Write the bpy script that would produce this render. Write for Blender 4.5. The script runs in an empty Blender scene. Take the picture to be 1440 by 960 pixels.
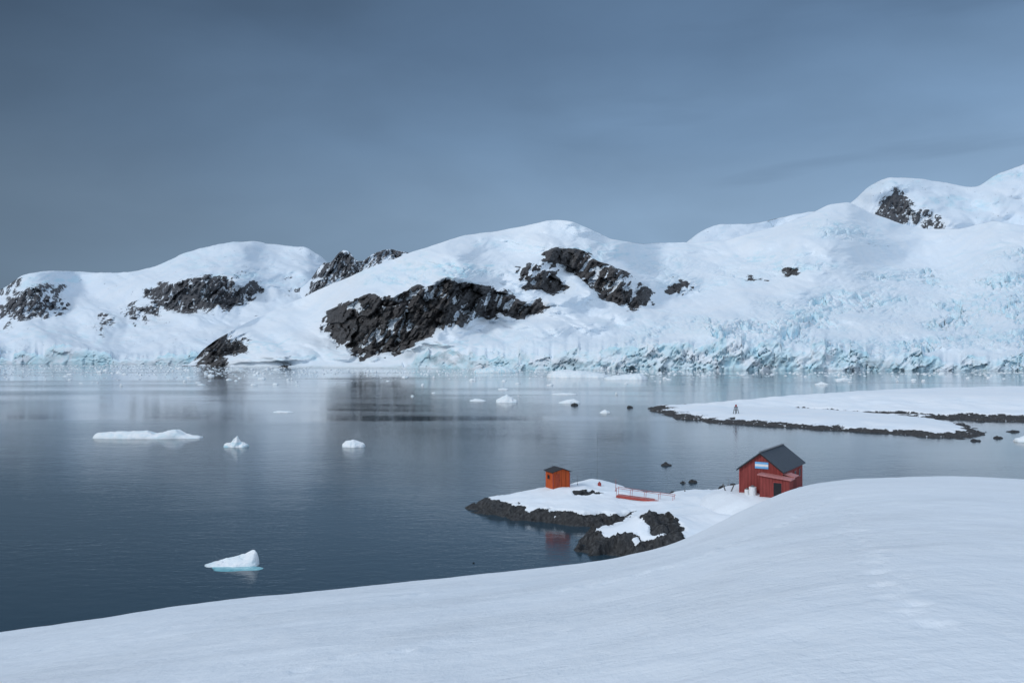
import bpy, bmesh, math, random
import numpy as np
random.seed(5)
SC = bpy.context.scene; COL = SC.collection
F = 1120.0; HZ = 503.0; CH = 18.0          # focal length in photo pixels, horizon row, eye height

# ---------------------------------------------------------------- noise
rs = np.random.RandomState(11)
PERM = np.concatenate([rs.permutation(256)]*3)
G = rs.normal(size=(256, 3)); G /= np.linalg.norm(G, axis=1)[:, None]
def noise3(x, y, z):
    x, y, z = np.broadcast_arrays(np.asarray(x, float), np.asarray(y, float), np.asarray(z, float))
    xi, yi, zi = np.floor(x).astype(int), np.floor(y).astype(int), np.floor(z).astype(int)
    fx, fy, fz = x-xi, y-yi, z-zi
    w = lambda t: t*t*t*(t*(t*6-15)+10)
    a, b, c = w(fx), w(fy), w(fz); r = 0
    for i in (0, 1):
        for j in (0, 1):
            for k in (0, 1):
                h = PERM[PERM[PERM[(xi+i) & 255]+((yi+j) & 255)]+((zi+k) & 255)]
                g = G[h]
                d = g[..., 0]*(fx-i)+g[..., 1]*(fy-j)+g[..., 2]*(fz-k)
                r = r + d*(a if i else 1-a)*(b if j else 1-b)*(c if k else 1-c)
    return r*1.6
def fbm(x, y, z=0.0, o=5, gain=.5):
    r = 0; am = 1; f = 1
    for i in range(o):
        r = r+am*noise3(np.asarray(x)*f+i*17.3, np.asarray(y)*f+i*9.1, np.asarray(z)*f+i*4.7); am *= gain; f *= 2.03
    return r
def ridged(x, y, z=0.0, o=4, gain=.5):
    r = 0; am = 1; f = 1
    for i in range(o):
        r = r+am*(1-2*np.abs(noise3(np.asarray(x)*f+i*7.3, np.asarray(y)*f+i*19.1, np.asarray(z)*f+i*3.7))); am *= gain; f *= 2.1
    return r
def worley(x, y):
    xi, yi = np.floor(x).astype(int), np.floor(y).astype(int)
    f1 = np.full(x.shape, 9.0); f2 = np.full(x.shape, 9.0); idv = np.zeros(x.shape); ox = np.zeros(x.shape); oy = np.zeros(x.shape)
    for i in (-1, 0, 1):
        for j in (-1, 0, 1):
            h = PERM[PERM[(xi+i) & 255]+((yi+j) & 255)]
            h2 = PERM[h+37]
            vx = xi+i+h/255.0-x; vy = yi+j+h2/255.0-y
            d = np.hypot(vx, vy)
            closer = d < f1
            f2 = np.where(closer, f1, np.minimum(f2, d))
            idv = np.where(closer, PERM[h+91]/255.0, idv); ox = np.where(closer, vx, ox); oy = np.where(closer, vy, oy)
            f1 = np.where(closer, d, f1)
    return f1, f2, idv, ox, oy
def facets(x, y):
    """angular blocks: each cell is a plane of its own tilt"""
    f1, f2, i, ox, oy = worley(x, y)
    return (i-.5)+ox*(np.modf(i*7.3)[0]-.5)*1.6+oy*(np.modf(i*13.7)[0]-.5)*1.6
def ss(a, b, x):
    t = np.clip((x-a)/(b-a), 0, 1); return t*t*(3-2*t)
def inpoly(poly, x, y):
    r = np.zeros(x.shape, bool); n = len(poly)
    for i in range(n):
        x1, y1 = poly[i]; x2, y2 = poly[(i+1) % n]
        if y1 == y2: continue
        c = ((y1 > y) != (y2 > y)) & (x < (x2-x1)*(y-y1)/(y2-y1)+x1)
        r ^= c
    return r
def pdist(poly, x, y):
    d = np.full(x.shape, 1e9); n = len(poly)
    for i in range(n):
        x1, y1 = poly[i]; x2, y2 = poly[(i+1) % n]
        dx, dy = x2-x1, y2-y1
        t = np.clip(((x-x1)*dx+(y-y1)*dy)/(dx*dx+dy*dy+1e-9), 0, 1)
        d = np.minimum(d, np.hypot(x-x1-t*dx, y-y1-t*dy))
    return np.where(inpoly(poly, x, y), d, -d)
def blur(a, n, axis):
    if n < 1: return a
    p = np.pad(a, [(n+1, n) if i == axis else (0, 0) for i in range(2)], mode='edge')
    c = np.cumsum(p, axis)
    if axis == 0: return (c[2*n+1:]-c[:-2*n-1])/(2*n+1)
    return (c[:, 2*n+1:]-c[:, :-2*n-1])/(2*n+1)

def PZ(px, py, z=0.0):
    D = (CH-z)*F/(py-HZ); return ((px-720)/F*D, D, z)

# ---------------------------------------------------------------- node materials
def newmat(name):
    m = bpy.data.materials.new(name); m.use_nodes = True
    nt = m.node_tree; return m, nt, nt.nodes['Principled BSDF']
def nd(nt, typ, **kw):
    n = nt.nodes.new(typ)
    for k, v in kw.items(): setattr(n, k, v)
    return n
def coords(nt, scale=(1, 1, 1), rot=(0, 0, 0)):
    tc = nd(nt, 'ShaderNodeTexCoord'); mp = nd(nt, 'ShaderNodeMapping'); mp.inputs['Scale'].default_value = scale; mp.inputs['Rotation'].default_value = rot
    nt.links.new(tc.outputs['Object'], mp.inputs['Vector']); return mp.outputs['Vector']
def ntex(nt, vec, scale, detail=6, rough=.55, dist=0):
    n = nd(nt, 'ShaderNodeTexNoise'); n.inputs['Scale'].default_value = scale; n.inputs['Detail'].default_value = detail
    n.inputs['Roughness'].default_value = rough; n.inputs['Distortion'].default_value = dist
    nt.links.new(vec, n.inputs['Vector']); return n.outputs['Fac']
def ramp(nt, fac, stops):
    r = nd(nt, 'ShaderNodeValToRGB'); e = r.color_ramp.elements
    while len(e) < len(stops): e.new(.5)
    for i, (p, c) in enumerate(stops):
        e[i].position = p; e[i].color = (c, c, c, 1) if not isinstance(c, tuple) else (*c, 1)
    nt.links.new(fac, r.inputs['Fac']); return r.outputs['Color']
def math_(nt, op, a, b=None, clamp=False):
    n = nd(nt, 'ShaderNodeMath', operation=op, use_clamp=clamp)
    for i, s in enumerate((a, b)):
        if s is None: continue
        if isinstance(s, (int, float)): n.inputs[i].default_value = s
        else: nt.links.new(s, n.inputs[i])
    return n.outputs[0]
def mix(nt, fac, a, b, typ='MIX'):
    n = nd(nt, 'ShaderNodeMixRGB', blend_type=typ)
    for i, s in enumerate((fac, a, b)):
        if isinstance(s, (int, float)): n.inputs[i].default_value = s
        elif isinstance(s, tuple): n.inputs[i].default_value = (*s, 1)
        else: nt.links.new(s, n.inputs[i])
    return n.outputs[0]
def bump(nt, h, dist, strength=1.0, normal=None):
    b = nd(nt, 'ShaderNodeBump'); b.inputs['Distance'].default_value = dist; b.inputs['Strength'].default_value = strength
    nt.links.new(h, b.inputs['Height'])
    if normal is not None: nt.links.new(normal, b.inputs['Normal'])
    return b.outputs['Normal']
def attr(nt, name):
    return nd(nt, 'ShaderNodeAttribute', attribute_name=name).outputs['Fac']

def terrain_mat(name, sc, snow=(.84, .885, .93), rockdark=(.035, .038, .044), rocklite=(.17, .175, .185), edge=.45, bscale=1.0, patch=.5, warm=.12):
    m, nt, P = newmat(name)
    v = coords(nt)
    n1 = ntex(nt, v, sc, 8, .62); n2 = ntex(nt, v, sc*4, 6, .6); n3 = ntex(nt, v, sc*.25, 4)
    vs = coords(nt, (1, 1, .35)); streak = ntex(nt, coords(nt, (1, 1, .35), (0, .45, 0)), sc*3, 9, .68)
    rk = math_(nt, 'ADD', attr(nt, 'rock'), math_(nt, 'MULTIPLY', math_(nt, 'SUBTRACT', n1, .5), edge*2))
    rk = math_(nt, 'ADD', rk, math_(nt, 'MULTIPLY', math_(nt, 'SUBTRACT', n2, .5), edge*1.8))
    ledge = ntex(nt, coords(nt, (1, 1, .7), (0, .6, .2)), sc*1.3, 9, .7)
    rk = math_(nt, 'SUBTRACT', rk, math_(nt, 'MULTIPLY', ramp(nt, ledge, [(.51, 0.), (.60, 1.)]), patch))
    rmask = ramp(nt, rk, [(.44, 0.), (.52, 1.)])
    rcol = ramp(nt, streak, [(.34, rockdark), (.54, tuple((a+b)/2.6 for a, b in zip(rockdark, rocklite))), (.74, rocklite)])
    rcol = mix(nt, math_(nt, 'MULTIPLY', n3, warm*2), rcol, (.13, .11, .10))
    scol = mix(nt, ramp(nt, n3, [(.35, 0.), (.7, 1.)]), snow, tuple(c*f for c, f in zip(snow, (.92, .96, .99))))
    ic = math_(nt, 'MULTIPLY', attr(nt, 'ice'), ramp(nt, ntex(nt, vs, sc*1.2, 6, .6), [(.3, .5), (.62, 1.)]))
    icol = ramp(nt, n2, [(.3, (.38, .66, .78)), (.7, (.62, .82, .895))])
    scol = mix(nt, ic, scol, icol)
    dirt = math_(nt, 'MULTIPLY', attr(nt, 'dirt'), ramp(nt, n1, [(.42, 0.), (.62, .75)]))
    scol = mix(nt, dirt, scol, (.27, .36, .41))
    nt.links.new(mix(nt, rmask, scol, rcol), P.inputs['Base Color'])
    P.inputs['Roughness'].default_value = .8
    P.inputs['Specular IOR Level'].default_value = .2
    b1 = bump(nt, mix(nt, rmask, math_(nt, 'MULTIPLY', n1, .18), streak), 1.6/sc*.12*bscale)
    b2 = bump(nt, mix(nt, rmask, math_(nt, 'MULTIPLY', n2, .12), n2), .5/sc*.12*bscale, normal=b1)
    nt.links.new(b2, P.inputs['Normal'])
    return m

M_MTN = terrain_mat('mountain_snow_and_rock', .035, snow=(.79, .85, .905), patch=.38, edge=.5, bscale=.7, rockdark=(.032, .035, .041), rocklite=(.165, .17, .178), warm=.18)
M_MTN_HAZED = terrain_mat('far_mountain_haze_tinted_snow_and_rock', .028, edge=.8, patch=.8, bscale=.8, snow=(.73, .80, .87), rockdark=(.05, .058, .071), rocklite=(.19, .20, .22))  # distance haze painted into the colours: snow dimmed, dark rock lifted
M_SHORE = terrain_mat('shore_rock_and_snow', 1.1, rockdark=(.016, .018, .021), rocklite=(.125, .13, .135), edge=.25, patch=.22, warm=.03, bscale=1.0)
M_HEAD = terrain_mat('headland_rock_and_snow', .5, rockdark=(.03, .032, .036), rocklite=(.14, .14, .14), edge=.45, patch=.45, warm=.08)

def simple(name, col, rough=.6, sc=3.0, var=.2, bd=.01, metal=0.0):
    m, nt, P = newmat(name); v = coords(nt); n = ntex(nt, v, sc, 6, .6)
    lo = tuple(c*(1-var) for c in col); hi = tuple(min(1, c*(1+var)) for c in col)
    nt.links.new(ramp(nt, n, [(.3, lo), (.7, hi)]), P.inputs['Base Color'])
    P.inputs['Roughness'].default_value = rough; P.inputs['Metallic'].default_value = metal
    P.inputs['Specular IOR Level'].default_value = .3
    nt.links.new(bump(nt, n, bd), P.inputs['Normal']); return m
def boards(name, col, spacing=.18, axis='X', depth=.6):
    m, nt, P = newmat(name); v = coords(nt)
    w = nd(nt, 'ShaderNodeTexWave', bands_direction=axis); w.inputs['Scale'].default_value = .314/spacing/2
    nt.links.new(v, w.inputs['Vector'])
    groove = ramp(nt, w.outputs['Fac'], [(.0, depth), (.12, 1.)])
    n = ntex(nt, coords(nt, (4, 4, .5)), 1.2, 6, .65)
    c = mix(nt, 1.0, ramp(nt, n, [(.3, tuple(x*.75 for x in col)), (.7, tuple(min(1, x*1.2) for x in col))]), groove, 'MULTIPLY')
    nt.links.new(c, P.inputs['Base Color']); P.inputs['Roughness'].default_value = .75
    P.inputs['Specular IOR Level'].default_value = .15
    nt.links.new(bump(nt, w.outputs['Fac'], .012), P.inputs['Normal']); return m
M_RED = boards('red_painted_boards', (.25, .055, .05), .16, depth=.7)
M_REDTRIM = simple('red_trim', (.33, .06, .055), .5)
M_BRIDGE = simple('bridge_red_paint', (.38, .075, .06), .5)
M_REDROOF = simple('faded_red_sheet', (.46, .19, .18), .5)
M_ORANGE = boards('orange_painted_boards', (.50, .095, .03), .3)
M_ROOF = boards('dark_sheet_roof', (.085, .10, .12), .35, 'Y')
M_DARK = simple('dark_opening', (.015, .016, .02), .4)
M_BLACKROOF = simple('dark_felt_roof', (.035, .037, .042), .8)
M_WHITE = simple('white_paint', (.75, .76, .77), .5, var=.06)
M_BLUE = simple('flag_light_blue', (.16, .42, .72), .5, var=.05)
M_GREYW = simple('weathered_grey_wood', (.2, .2, .2), .8)
M_STEEL = simple('dull_steel', (.16, .17, .18), .5)
M_ROCK = simple('wet_dark_rock', (.035, .037, .04), .6, 2.5, .6, .1)

def snow_mat():
    m, nt, P = newmat('foreground_snow'); v = coords(nt)
    n0 = ntex(nt, v, .06, 4); n1 = ntex(nt, coords(nt, (1, .55, 1)), .8, 7, .6); n2 = ntex(nt, v, 9, 5, .65); n3 = ntex(nt, coords(nt, (.35, 1.1, 1), (0, 0, .4)), .35, 5, .55)
    n4 = ntex(nt, coords(nt, (.5, 1.2, 1), (0, 0, .35)), 2.6, 7, .72)
    patchy = ramp(nt, ntex(nt, v, .16, 4, .6), [(.42, .25), (.62, 1.)])
    nt.links.new(mix(nt, ramp(nt, n0, [(.35, 0.), (.7, 1.)]), (.82, .875, .93), (.785, .85, .912)), P.inputs['Base Color'])
    P.inputs['Roughness'].default_value = .7; P.inputs['Specular IOR Level'].default_value = .2
    b = bump(nt, n3, .32, .6); b = bump(nt, n1, .17, .8, b); b = bump(nt, math_(nt, 'MULTIPLY', n4, patchy), .11, .9, b); b = bump(nt, n2, .018, .8, b)
    nt.links.new(b, P.inputs['Normal']); return m
M_SNOW = snow_mat()
def ice_mat(name, blue):
    m, nt, P = newmat(name); v = coords(nt); n = ntex(nt, v, .9, 7, .6); n2 = ntex(nt, coords(nt, (1, 1, 2.5)), .5, 4)
    nt.links.new(mix(nt, math_(nt, 'MULTIPLY', ramp(nt, n2, [(.4, 0.), (.65, 1.)]), blue), (.87, .91, .94), (.38, .66, .77)), P.inputs['Base Color'])
    P.inputs['Roughness'].default_value = .5; P.inputs['Specular IOR Level'].default_value = .3
    nt.links.new(bump(nt, n, .18), P.inputs['Normal']); return m
M_ICE = ice_mat('iceberg_snow', .35); M_ICEB = ice_mat('iceberg_blue_ice', 1.0)
def foot_mat():
    m, nt, P = newmat('submerged_turquoise_ice'); n = ntex(nt, coords(nt), 1.5, 5)
    nt.links.new(ramp(nt, n, [(.3, (.10, .38, .45)), (.7, (.30, .62, .68))]), P.inputs['Base Color'])
    P.inputs['Roughness'].default_value = .2; nt.links.new(bump(nt, n, .04), P.inputs['Normal']); return m
M_FOOT = foot_mat()

def water_mat():
    m, nt, P = newmat('sea_water')
    P.inputs['Base Color'].default_value = (.025, .052, .074, 1)
    P.inputs['IOR'].default_value = 1.34
    zone = ntex(nt, coords(nt, (.30, 1.0, 1)), .010, 4, .55, .6)
    nt.links.new(ramp(nt, zone, [(.47, .03), (.64, .11)]), P.inputs['Roughness'])
    w1 = ntex(nt, coords(nt, (.55, 1.0, 1)), .9, 4, .6, .3)
    w2 = ntex(nt, coords(nt, (.6, 1.0, 1)), 3.2, 4, .6)
    w3 = ntex(nt, coords(nt, (.5, 1.0, 1)), .12, 3)
    amp = ramp(nt, zone, [(.44, .28), (.64, 1.)])
    b = bump(nt, w3, .035); b = bump(nt, math_(nt, 'MULTIPLY', w1, amp), .050, 1, b); b = bump(nt, math_(nt, 'MULTIPLY', w2, amp), .022, 1, b)
    nt.links.new(b, P.inputs['Normal']); return m
M_WATER = water_mat()

# ---------------------------------------------------------------- object helpers
def tag(o, label=None, cat=None, group=None, kind=None):
    for k, v in (('label', label), ('category', cat), ('group', group), ('kind', kind)):
        if v: o[k] = v
    return o
def empty(name, loc, rz=0, **kw):
    o = bpy.data.objects.new(name, None); COL.objects.link(o); o.location = loc; o.rotation_euler = (0, 0, rz)
    o.empty_display_size = .2
    return tag(o, **kw)
def fast_mesh(name, V, Fq, mat, parent=None, attrs=None, normals=None, smooth=True):
    me = bpy.data.meshes.new(name)
    me.vertices.add(len(V)); me.vertices.foreach_set('co', V.astype(np.float32).ravel())
    me.loops.add(Fq.size); me.loops.foreach_set('vertex_index', Fq.astype(np.int32).ravel())
    me.polygons.add(len(Fq)); me.polygons.foreach_set('loop_start', np.arange(len(Fq), dtype=np.int32)*4)
    me.update(calc_edges=True)
    me.polygons.foreach_set('use_smooth', [smooth]*len(Fq))
    for k, a in (attrs or {}).items():
        at = me.attributes.new(k, 'FLOAT', 'POINT'); at.data.foreach_set('value', a.astype(np.float32).ravel())
    me.materials.append(mat)
    if normals is not None: me.normals_split_custom_set_from_vertices([tuple(n) for n in normals])
    o = bpy.data.objects.new(name, me); COL.objects.link(o)
    if parent: o.parent = parent
    return o
def grid_normals(X, Y, Z):
    P = np.stack([X, Y, Z], -1)
    N = np.cross(np.gradient(P, axis=1), np.gradient(P, axis=0)); return N/(np.linalg.norm(N, axis=-1)[..., None]+1e-12)
def grid_split(names, X, Y, Z, mat, attrs, ids):
    nr, nc = X.shape
    P = np.stack([X, Y, Z], -1); N = grid_normals(X, Y, Z)
    idx = np.arange(nr*nc).reshape(nr, nc)
    Fq = np.stack([idx[:-1, :-1], idx[:-1, 1:], idx[1:, 1:], idx[1:, :-1]], -1)
    root = None
    for k in range(len(names)):
        sel = Fq[ids == k]
        if len(sel) == 0: continue
        used, inv = np.unique(sel, return_inverse=True)
        o = fast_mesh(names[k], P.reshape(-1, 3)[used], inv.reshape(-1, 4), mat, root if k else None,
                      {a: b.ravel()[used] for a, b in attrs.items()}, N.reshape(-1, 3)[used])
        if k == 0: root = o
    return root
class MB:
    def __init__(s): s.bm = bmesh.new()
    def box(s, c, d, rz=0):
        import mathutils
        r = bmesh.ops.create_cube(s.bm, size=1)
        T = mathutils.Matrix.Translation(c) @ mathutils.Matrix.Rotation(rz, 4, 'Z') @ mathutils.Matrix.Diagonal((*d, 1))
        bmesh.ops.transform(s.bm, matrix=T, verts=r['verts'])
        return s
    def tube(s, a, b, r, n=8, r2=None):
        import mathutils
        a, b = mathutils.Vector(a), mathutils.Vector(b); L = (b-a).length
        q = bmesh.ops.create_cone(s.bm, cap_ends=True, segments=n, radius1=r, radius2=r if r2 is None else r2, depth=L)
        T = mathutils.Matrix.Translation((a+b)/2) @ (b-a).to_track_quat('Z', 'Y').to_matrix().to_4x4()
        bmesh.ops.transform(s.bm, matrix=T, verts=q['verts']); return s
    def prism(s, poly, y0, y1):
        a = [s.bm.verts.new((x, y0, z)) for x, z in poly]; b = [s.bm.verts.new((x, y1, z)) for x, z in poly]
        n = len(poly); s.bm.faces.new(a); s.bm.faces.new(b[::-1])
        for i in range(n): s.bm.faces.new((a[i], b[i], b[(i+1) % n], a[(i+1) % n]))
        return s
    def build(s, name, mat, parent=None, smooth=False, bevel=0):
        bmesh.ops.recalc_face_normals(s.bm, faces=s.bm.faces)
        me = bpy.data.meshes.new(name); s.bm.to_mesh(me); s.bm.free()
        for p in me.polygons: p.use_smooth = smooth
        me.materials.append(mat)
        o = bpy.data.objects.new(name, me); COL.objects.link(o)
        if parent: o.parent = parent
        if bevel:
            b = o.modifiers.new('bevel', 'BEVEL'); b.width = bevel; b.segments = 2; b.limit_method = 'ANGLE'
        return o

# ---------------------------------------------------------------- mountains
def pts(L): return [p[0] for p in L], [p[1] for p in L]
def itp(u, L): a, b = pts(L); return np.interp(u, a, b)
def smooth1(a, n):
    return np.convolve(np.pad(a, n, mode='edge'), np.ones(2*n+1)/(2*n+1), 'valid')
def mountain(name, u0, u1, du, skyline, base_D, ridge_span, cliff, rocks, fall, icepatch, mat, nrow=200, sky_noise=2.0,
             label=None, warp=7.0, seed=0.0, rockamp=10.0, dirt=None, backdrop=900, rockpart='rock_face', relief=1.0, gul=.7, gs=1.0):
    us = np.arange(u0, u1+.1, du); nc = len(us)
    Db = smooth1(itp(us, base_D), 20)
    vrs = smooth1(itp(us, skyline), 3); vr = vrs+sky_noise*fbm(us/45, seed+3, 0, 5)
    vb = HZ+CH*F/Db
    f1, f2, idv, _, _ = worley(us/19, us*0+seed+.5)
    vcl = smooth1(itp(us, cliff), 12)
    tallq = (vb-vcl > 6)*1.0
    vc = vcl+((idv-.5)*10+4.5*fbm(us/12, seed+9, 0, 4)+12*noise3(us/60, seed+8, 0))*tallq
    vc = np.minimum(vc, vb-.5); vcs = np.minimum(vcl, vb-.5)
    vr = np.minimum(vr, vc-.5); vrs = np.minimum(vrs, vcs-.5)
    ncl = 26; n3 = 14; LEAN = 7.0
    t = np.linspace(0, 1, nrow)
    V = vcs[None, :]+(vrs-vcs)[None, :]*t[:, None]+(vc-vcs)[None, :]*((1-t[:, None])**26)+(vr-vrs)[None, :]*(t[:, None]**14)
    U = np.repeat(us[None, :], nrow, 0); T = np.repeat(t[:, None], nc, 1)
    wu = U+warp*fbm(U/28, V/18, seed+1, 6, .62); wv = V+warp*.8*fbm(U/24, V/16, seed+5, 6, .62)
    rock = np.zeros(U.shape); rid = np.zeros(U.shape, int)
    for k, (poly, strength) in enumerate(rocks):
        ins = inpoly(poly, wu, wv)
        rock = np.maximum(rock, ins*strength); rid[ins] = k+1
    rb = blur(blur(rock, 5, 0), 5, 1); rock = blur(blur(rock, 1, 0), 1, 1)
    fl = np.zeros(U.shape)
    for poly, s in fall: fl = np.maximum(fl, inpoly(poly, wu, V+6*fbm(U/40, V/20, 2, 3))*s)
    ice = np.zeros(U.shape); fl2 = np.zeros(U.shape)
    for (cx, cy, rx, ry, s) in icepatch:
        q = ss(1.3, .3, np.hypot((U-cx)/rx, (V-cy)/ry)+.6*fbm(U/20, V/8, seed+4, 4))
        ice = np.maximum(ice, q*s*ss(-.05, .35, fbm(U/16, V/5, seed+8, 4))); fl2 = np.maximum(fl2, q*s*.5)
    fl = blur(blur(fl, 8, 0), 12, 1); fl = np.maximum(fl, fl2*(1-rb))
    g = 1.0+.8*fbm(U/260, T*5, seed+2, 2)
    g = np.clip(g, .15, 3)*(1-.8*rb)*(1+.5*T)
    talls = smooth1(np.clip((vb-vcs)/18, 0, 1.8), 15)[None, :]
    D = Db[None, :]+talls*LEAN+itp(us, ridge_span)[None, :]*np.cumsum(g, 0)/nrow
    m_ = int(22/du); D = blur(blur(D, m_, 1), m_, 1)
    env0 = ss(0, .10, T); env = ss(1.0, .94, T)
    span_s = np.minimum(itp(us, ridge_span)/900, 1.0)[None, :]
    big = fbm(U/150+V/170, V/75, seed+12, 5, .40)
    med = ridged(U/75-V/90, V/40, seed+14, 4, .40)-.6
    D = D+env0*(1-.7*rb)*(1-.4*fl)*span_s*relief*(165*big+38*med)
    sizem = D/F
    dv = (1-rb)*relief*(7.5*fbm(U/95-V/90, V/55, seed+21, 4, .38)+.45*fbm(U/18, V/9, seed+22, 3))*env0
    # seracs and crevasses, in belts with smoother snow between them
    belt = .22+.78*ss(-.28, .22, fbm(U/130+V/90, V/32-U/260, seed+61, 3))
    fl = fl*belt
    a1, a2, i1, ax, ay = worley(U/11+.6*noise3(U/15, V/9, 1), V/5.4+.5*noise3(U/14, V/8, 3)+U/60)
    b1, b2, i2, _, _ = worley(U/4.5+.5*noise3(U/8, V/5, 7), V/2.6+U/50)
    crack = ss(.20, .02, a2-a1); crack2 = ss(.24, .03, b2-b1)
    rag = .55+1.1*ss(-.3, .5, fbm(U/65, V/28, seed+31, 3))
    dv = dv*(1-.4*fl)+fl*rag*((i1-.5)*5.8+ax*(i2-.5)*3.5-crack*3.8+(i2-.5)*2.0-crack2*1.2)
    ice = np.maximum(ice, fl*np.clip(crack*.95*rag+crack2*.35*rag+.42*ss(.05, .5, fbm(U/40, V/14, seed+2, 4))+(i1 > .8)*.25*rag, 0, 1))
    cr = ridged(U/70+V/60, V/9, seed+7, 3)
    dv += (1-fl)*(1-rb)*(.4*ss(1.2, 1.7, cr)*-2)
    ice = np.maximum(ice, (1-fl)*.4*ss(1.2, 1.7, cr)*ss(-.1, .3, fbm(U/90, V/40, seed+41, 2)))
    fa = facets(U/24+V/50+.5*noise3(U/16, V/14, 5), V/24-U/90)*1.15+facets(U/9+V/24, V/12-U/60)*.36
    gully = ridged((U+.6*V)/(20*gs), (V-.2*U)/(46*gs), seed+1, 5)
    fa = fa-.65*gully+.14*fbm(U/4, V/5, seed, 3)
    D = D-rb*rockamp*fa*env
    Z = CH+(HZ-V)/F*D+dv*sizem*env
    X = (U-720)/F*D; Y = D
    Nz = np.abs(grid_normals(X, Y, Z)[..., 2])
    rock = rock-.35*ss(.62, .88, blur(blur(Nz, 1, 0), 1, 1))*(rock > .3)
    rock = rock-gul*ss(1.03, 1.36, gully)*(.25+1.0*ss(-.2, .4, fbm(U/70, V/40, seed+51, 3)))*(rock > .3)
    # calving front
    tc = np.linspace(0, 1, ncl)[:-1]
    Vc = vb[None, :]+(vc-vb)[None, :]*tc[:, None]; Uc = np.repeat(us[None, :], ncl-1, 0)
    tall = np.clip((vb-vc)/18, 0, 1.8)[None, :]
    c1, c2, ci, cx_, cy_ = worley(Uc/17+.9*noise3(Uc/11, Vc/12, 3)+.35*noise3(Uc/3, Vc/5, 6), Vc/20+idv[None, :]+Uc/40)
    flute = facets(Uc/21+Vc/40, Vc/18+Uc/70)*1.1+facets(Uc/7+Vc/30, Vc/8)*.34+.32*fbm(Uc/8, Vc/9, seed+3, 5)+ss(.11, 0, c2-c1)*1.0*ss(-.2, .3, fbm(Uc/50, Vc/60, seed+6, 2))
    Dc = Db[None, :]+tall*4.6*flute*(1-.5*tc[:, None]**3)+tc[:, None]**1.1*np.minimum(tall, talls+.1)*LEAN
    Dc[0, :] = Dc[1, :]
    wj = tc[:, None]**7
    Dc = Dc*(1-wj)+D[0, :][None, :]*wj
    Zc = CH+(HZ-Vc)/F*Dc; Zc[0, :] = -12
    Xc = (Uc-720)/F*Dc
    icec = np.clip(.55+.9*fbm(Uc/30, Vc/16, seed+5, 4)+.6*ss(.10, .0, c2-c1)+(ci-.5)*.8, .0, 1)*np.clip(tall*1.4, 0, 1)
    rockc = np.zeros(Uc.shape); ridc = np.zeros(Uc.shape, int)
    for k, (poly, s) in enumerate(rocks):
        ins = inpoly(poly, Uc+4*fbm(Uc/20, Vc/14, 3, 3), np.minimum(Vc, vb[None, :]-1.5)); rockc = np.maximum(rockc, ins*s); ridc[ins] = k+1
    dc = np.zeros(Uc.shape)
    for (cx, cy, rx, ry) in (dirt or []):
        dc = np.maximum(dc, ss(1.2, .5, np.hypot((Uc-cx)/rx, (Vc-cy)/ry)+.3*fbm(Uc/10, Vc/8, 1, 3)))
    tb = np.linspace(0, 1, n3+1)[1:]
    Dk = D[-1:, :]+tb[:, None]*backdrop; zr = Z[-1:, :]
    Zk = zr-(zr+30)*tb[:, None]**1.5; Xk = (us[None, :]-720)/F*Dk
    zz = np.zeros(Zk.shape)
    XX = np.vstack([Xc, X, Xk]); YY = np.vstack([Dc, Y, Dk]); ZZ = np.vstack([Zc, Z, Zk])
    RR = np.vstack([rockc, rock, zz+rock[-1:, :]*.5]); II = np.vstack([icec, ice, zz]); DD = np.vstack([dc, rock*0, zz])
    ids = np.zeros((XX.shape[0]-1, nc-1), int)
    R = np.vstack([ridc, rid, np.zeros(Zk.shape, int)])[:-1, :-1]
    ids[R > 0] = R[R > 0]
    nm = [name]+[rockpart]*len(rocks)
    tallc = (tall[0, :-1] > .25)
    cl = np.zeros(ids.shape, bool); cl[:ncl-1, :] = tallc[None, :]
    ids[cl & (ids == 0)] = len(nm); nm.append('ice_cliff')
    root = grid_split(nm, XX, YY, ZZ, mat, {'rock': RR, 'ice': II, 'dirt': DD}, ids)
    return tag(root, label, 'mountain', kind='structure')

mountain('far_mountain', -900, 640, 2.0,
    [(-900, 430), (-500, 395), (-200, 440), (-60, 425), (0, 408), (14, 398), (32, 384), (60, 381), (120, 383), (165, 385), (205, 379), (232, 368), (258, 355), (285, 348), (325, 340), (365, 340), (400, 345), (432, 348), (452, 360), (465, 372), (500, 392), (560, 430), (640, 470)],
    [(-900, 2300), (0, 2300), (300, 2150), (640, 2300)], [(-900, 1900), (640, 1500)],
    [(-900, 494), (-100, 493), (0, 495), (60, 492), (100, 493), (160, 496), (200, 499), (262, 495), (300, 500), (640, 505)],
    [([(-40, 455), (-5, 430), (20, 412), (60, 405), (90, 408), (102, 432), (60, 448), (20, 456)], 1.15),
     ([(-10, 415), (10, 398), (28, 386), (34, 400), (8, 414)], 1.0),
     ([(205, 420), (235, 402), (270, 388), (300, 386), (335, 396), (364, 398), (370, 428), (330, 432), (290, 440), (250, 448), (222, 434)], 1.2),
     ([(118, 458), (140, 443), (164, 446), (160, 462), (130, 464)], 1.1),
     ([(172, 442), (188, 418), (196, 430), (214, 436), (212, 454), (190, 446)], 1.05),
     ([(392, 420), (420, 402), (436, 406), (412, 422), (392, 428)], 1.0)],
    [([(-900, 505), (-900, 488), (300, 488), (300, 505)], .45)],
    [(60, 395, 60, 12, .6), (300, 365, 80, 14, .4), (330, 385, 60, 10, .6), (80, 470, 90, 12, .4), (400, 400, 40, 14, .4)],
    M_MTN_HAZED, nrow=170, sky_noise=2.4, warp=18, seed=2.3, rockamp=28, relief=1.3, gs=.5, gul=.85,
    label='broad snowy mountain with scattered dark rock bands at the far left across the bay')

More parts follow.
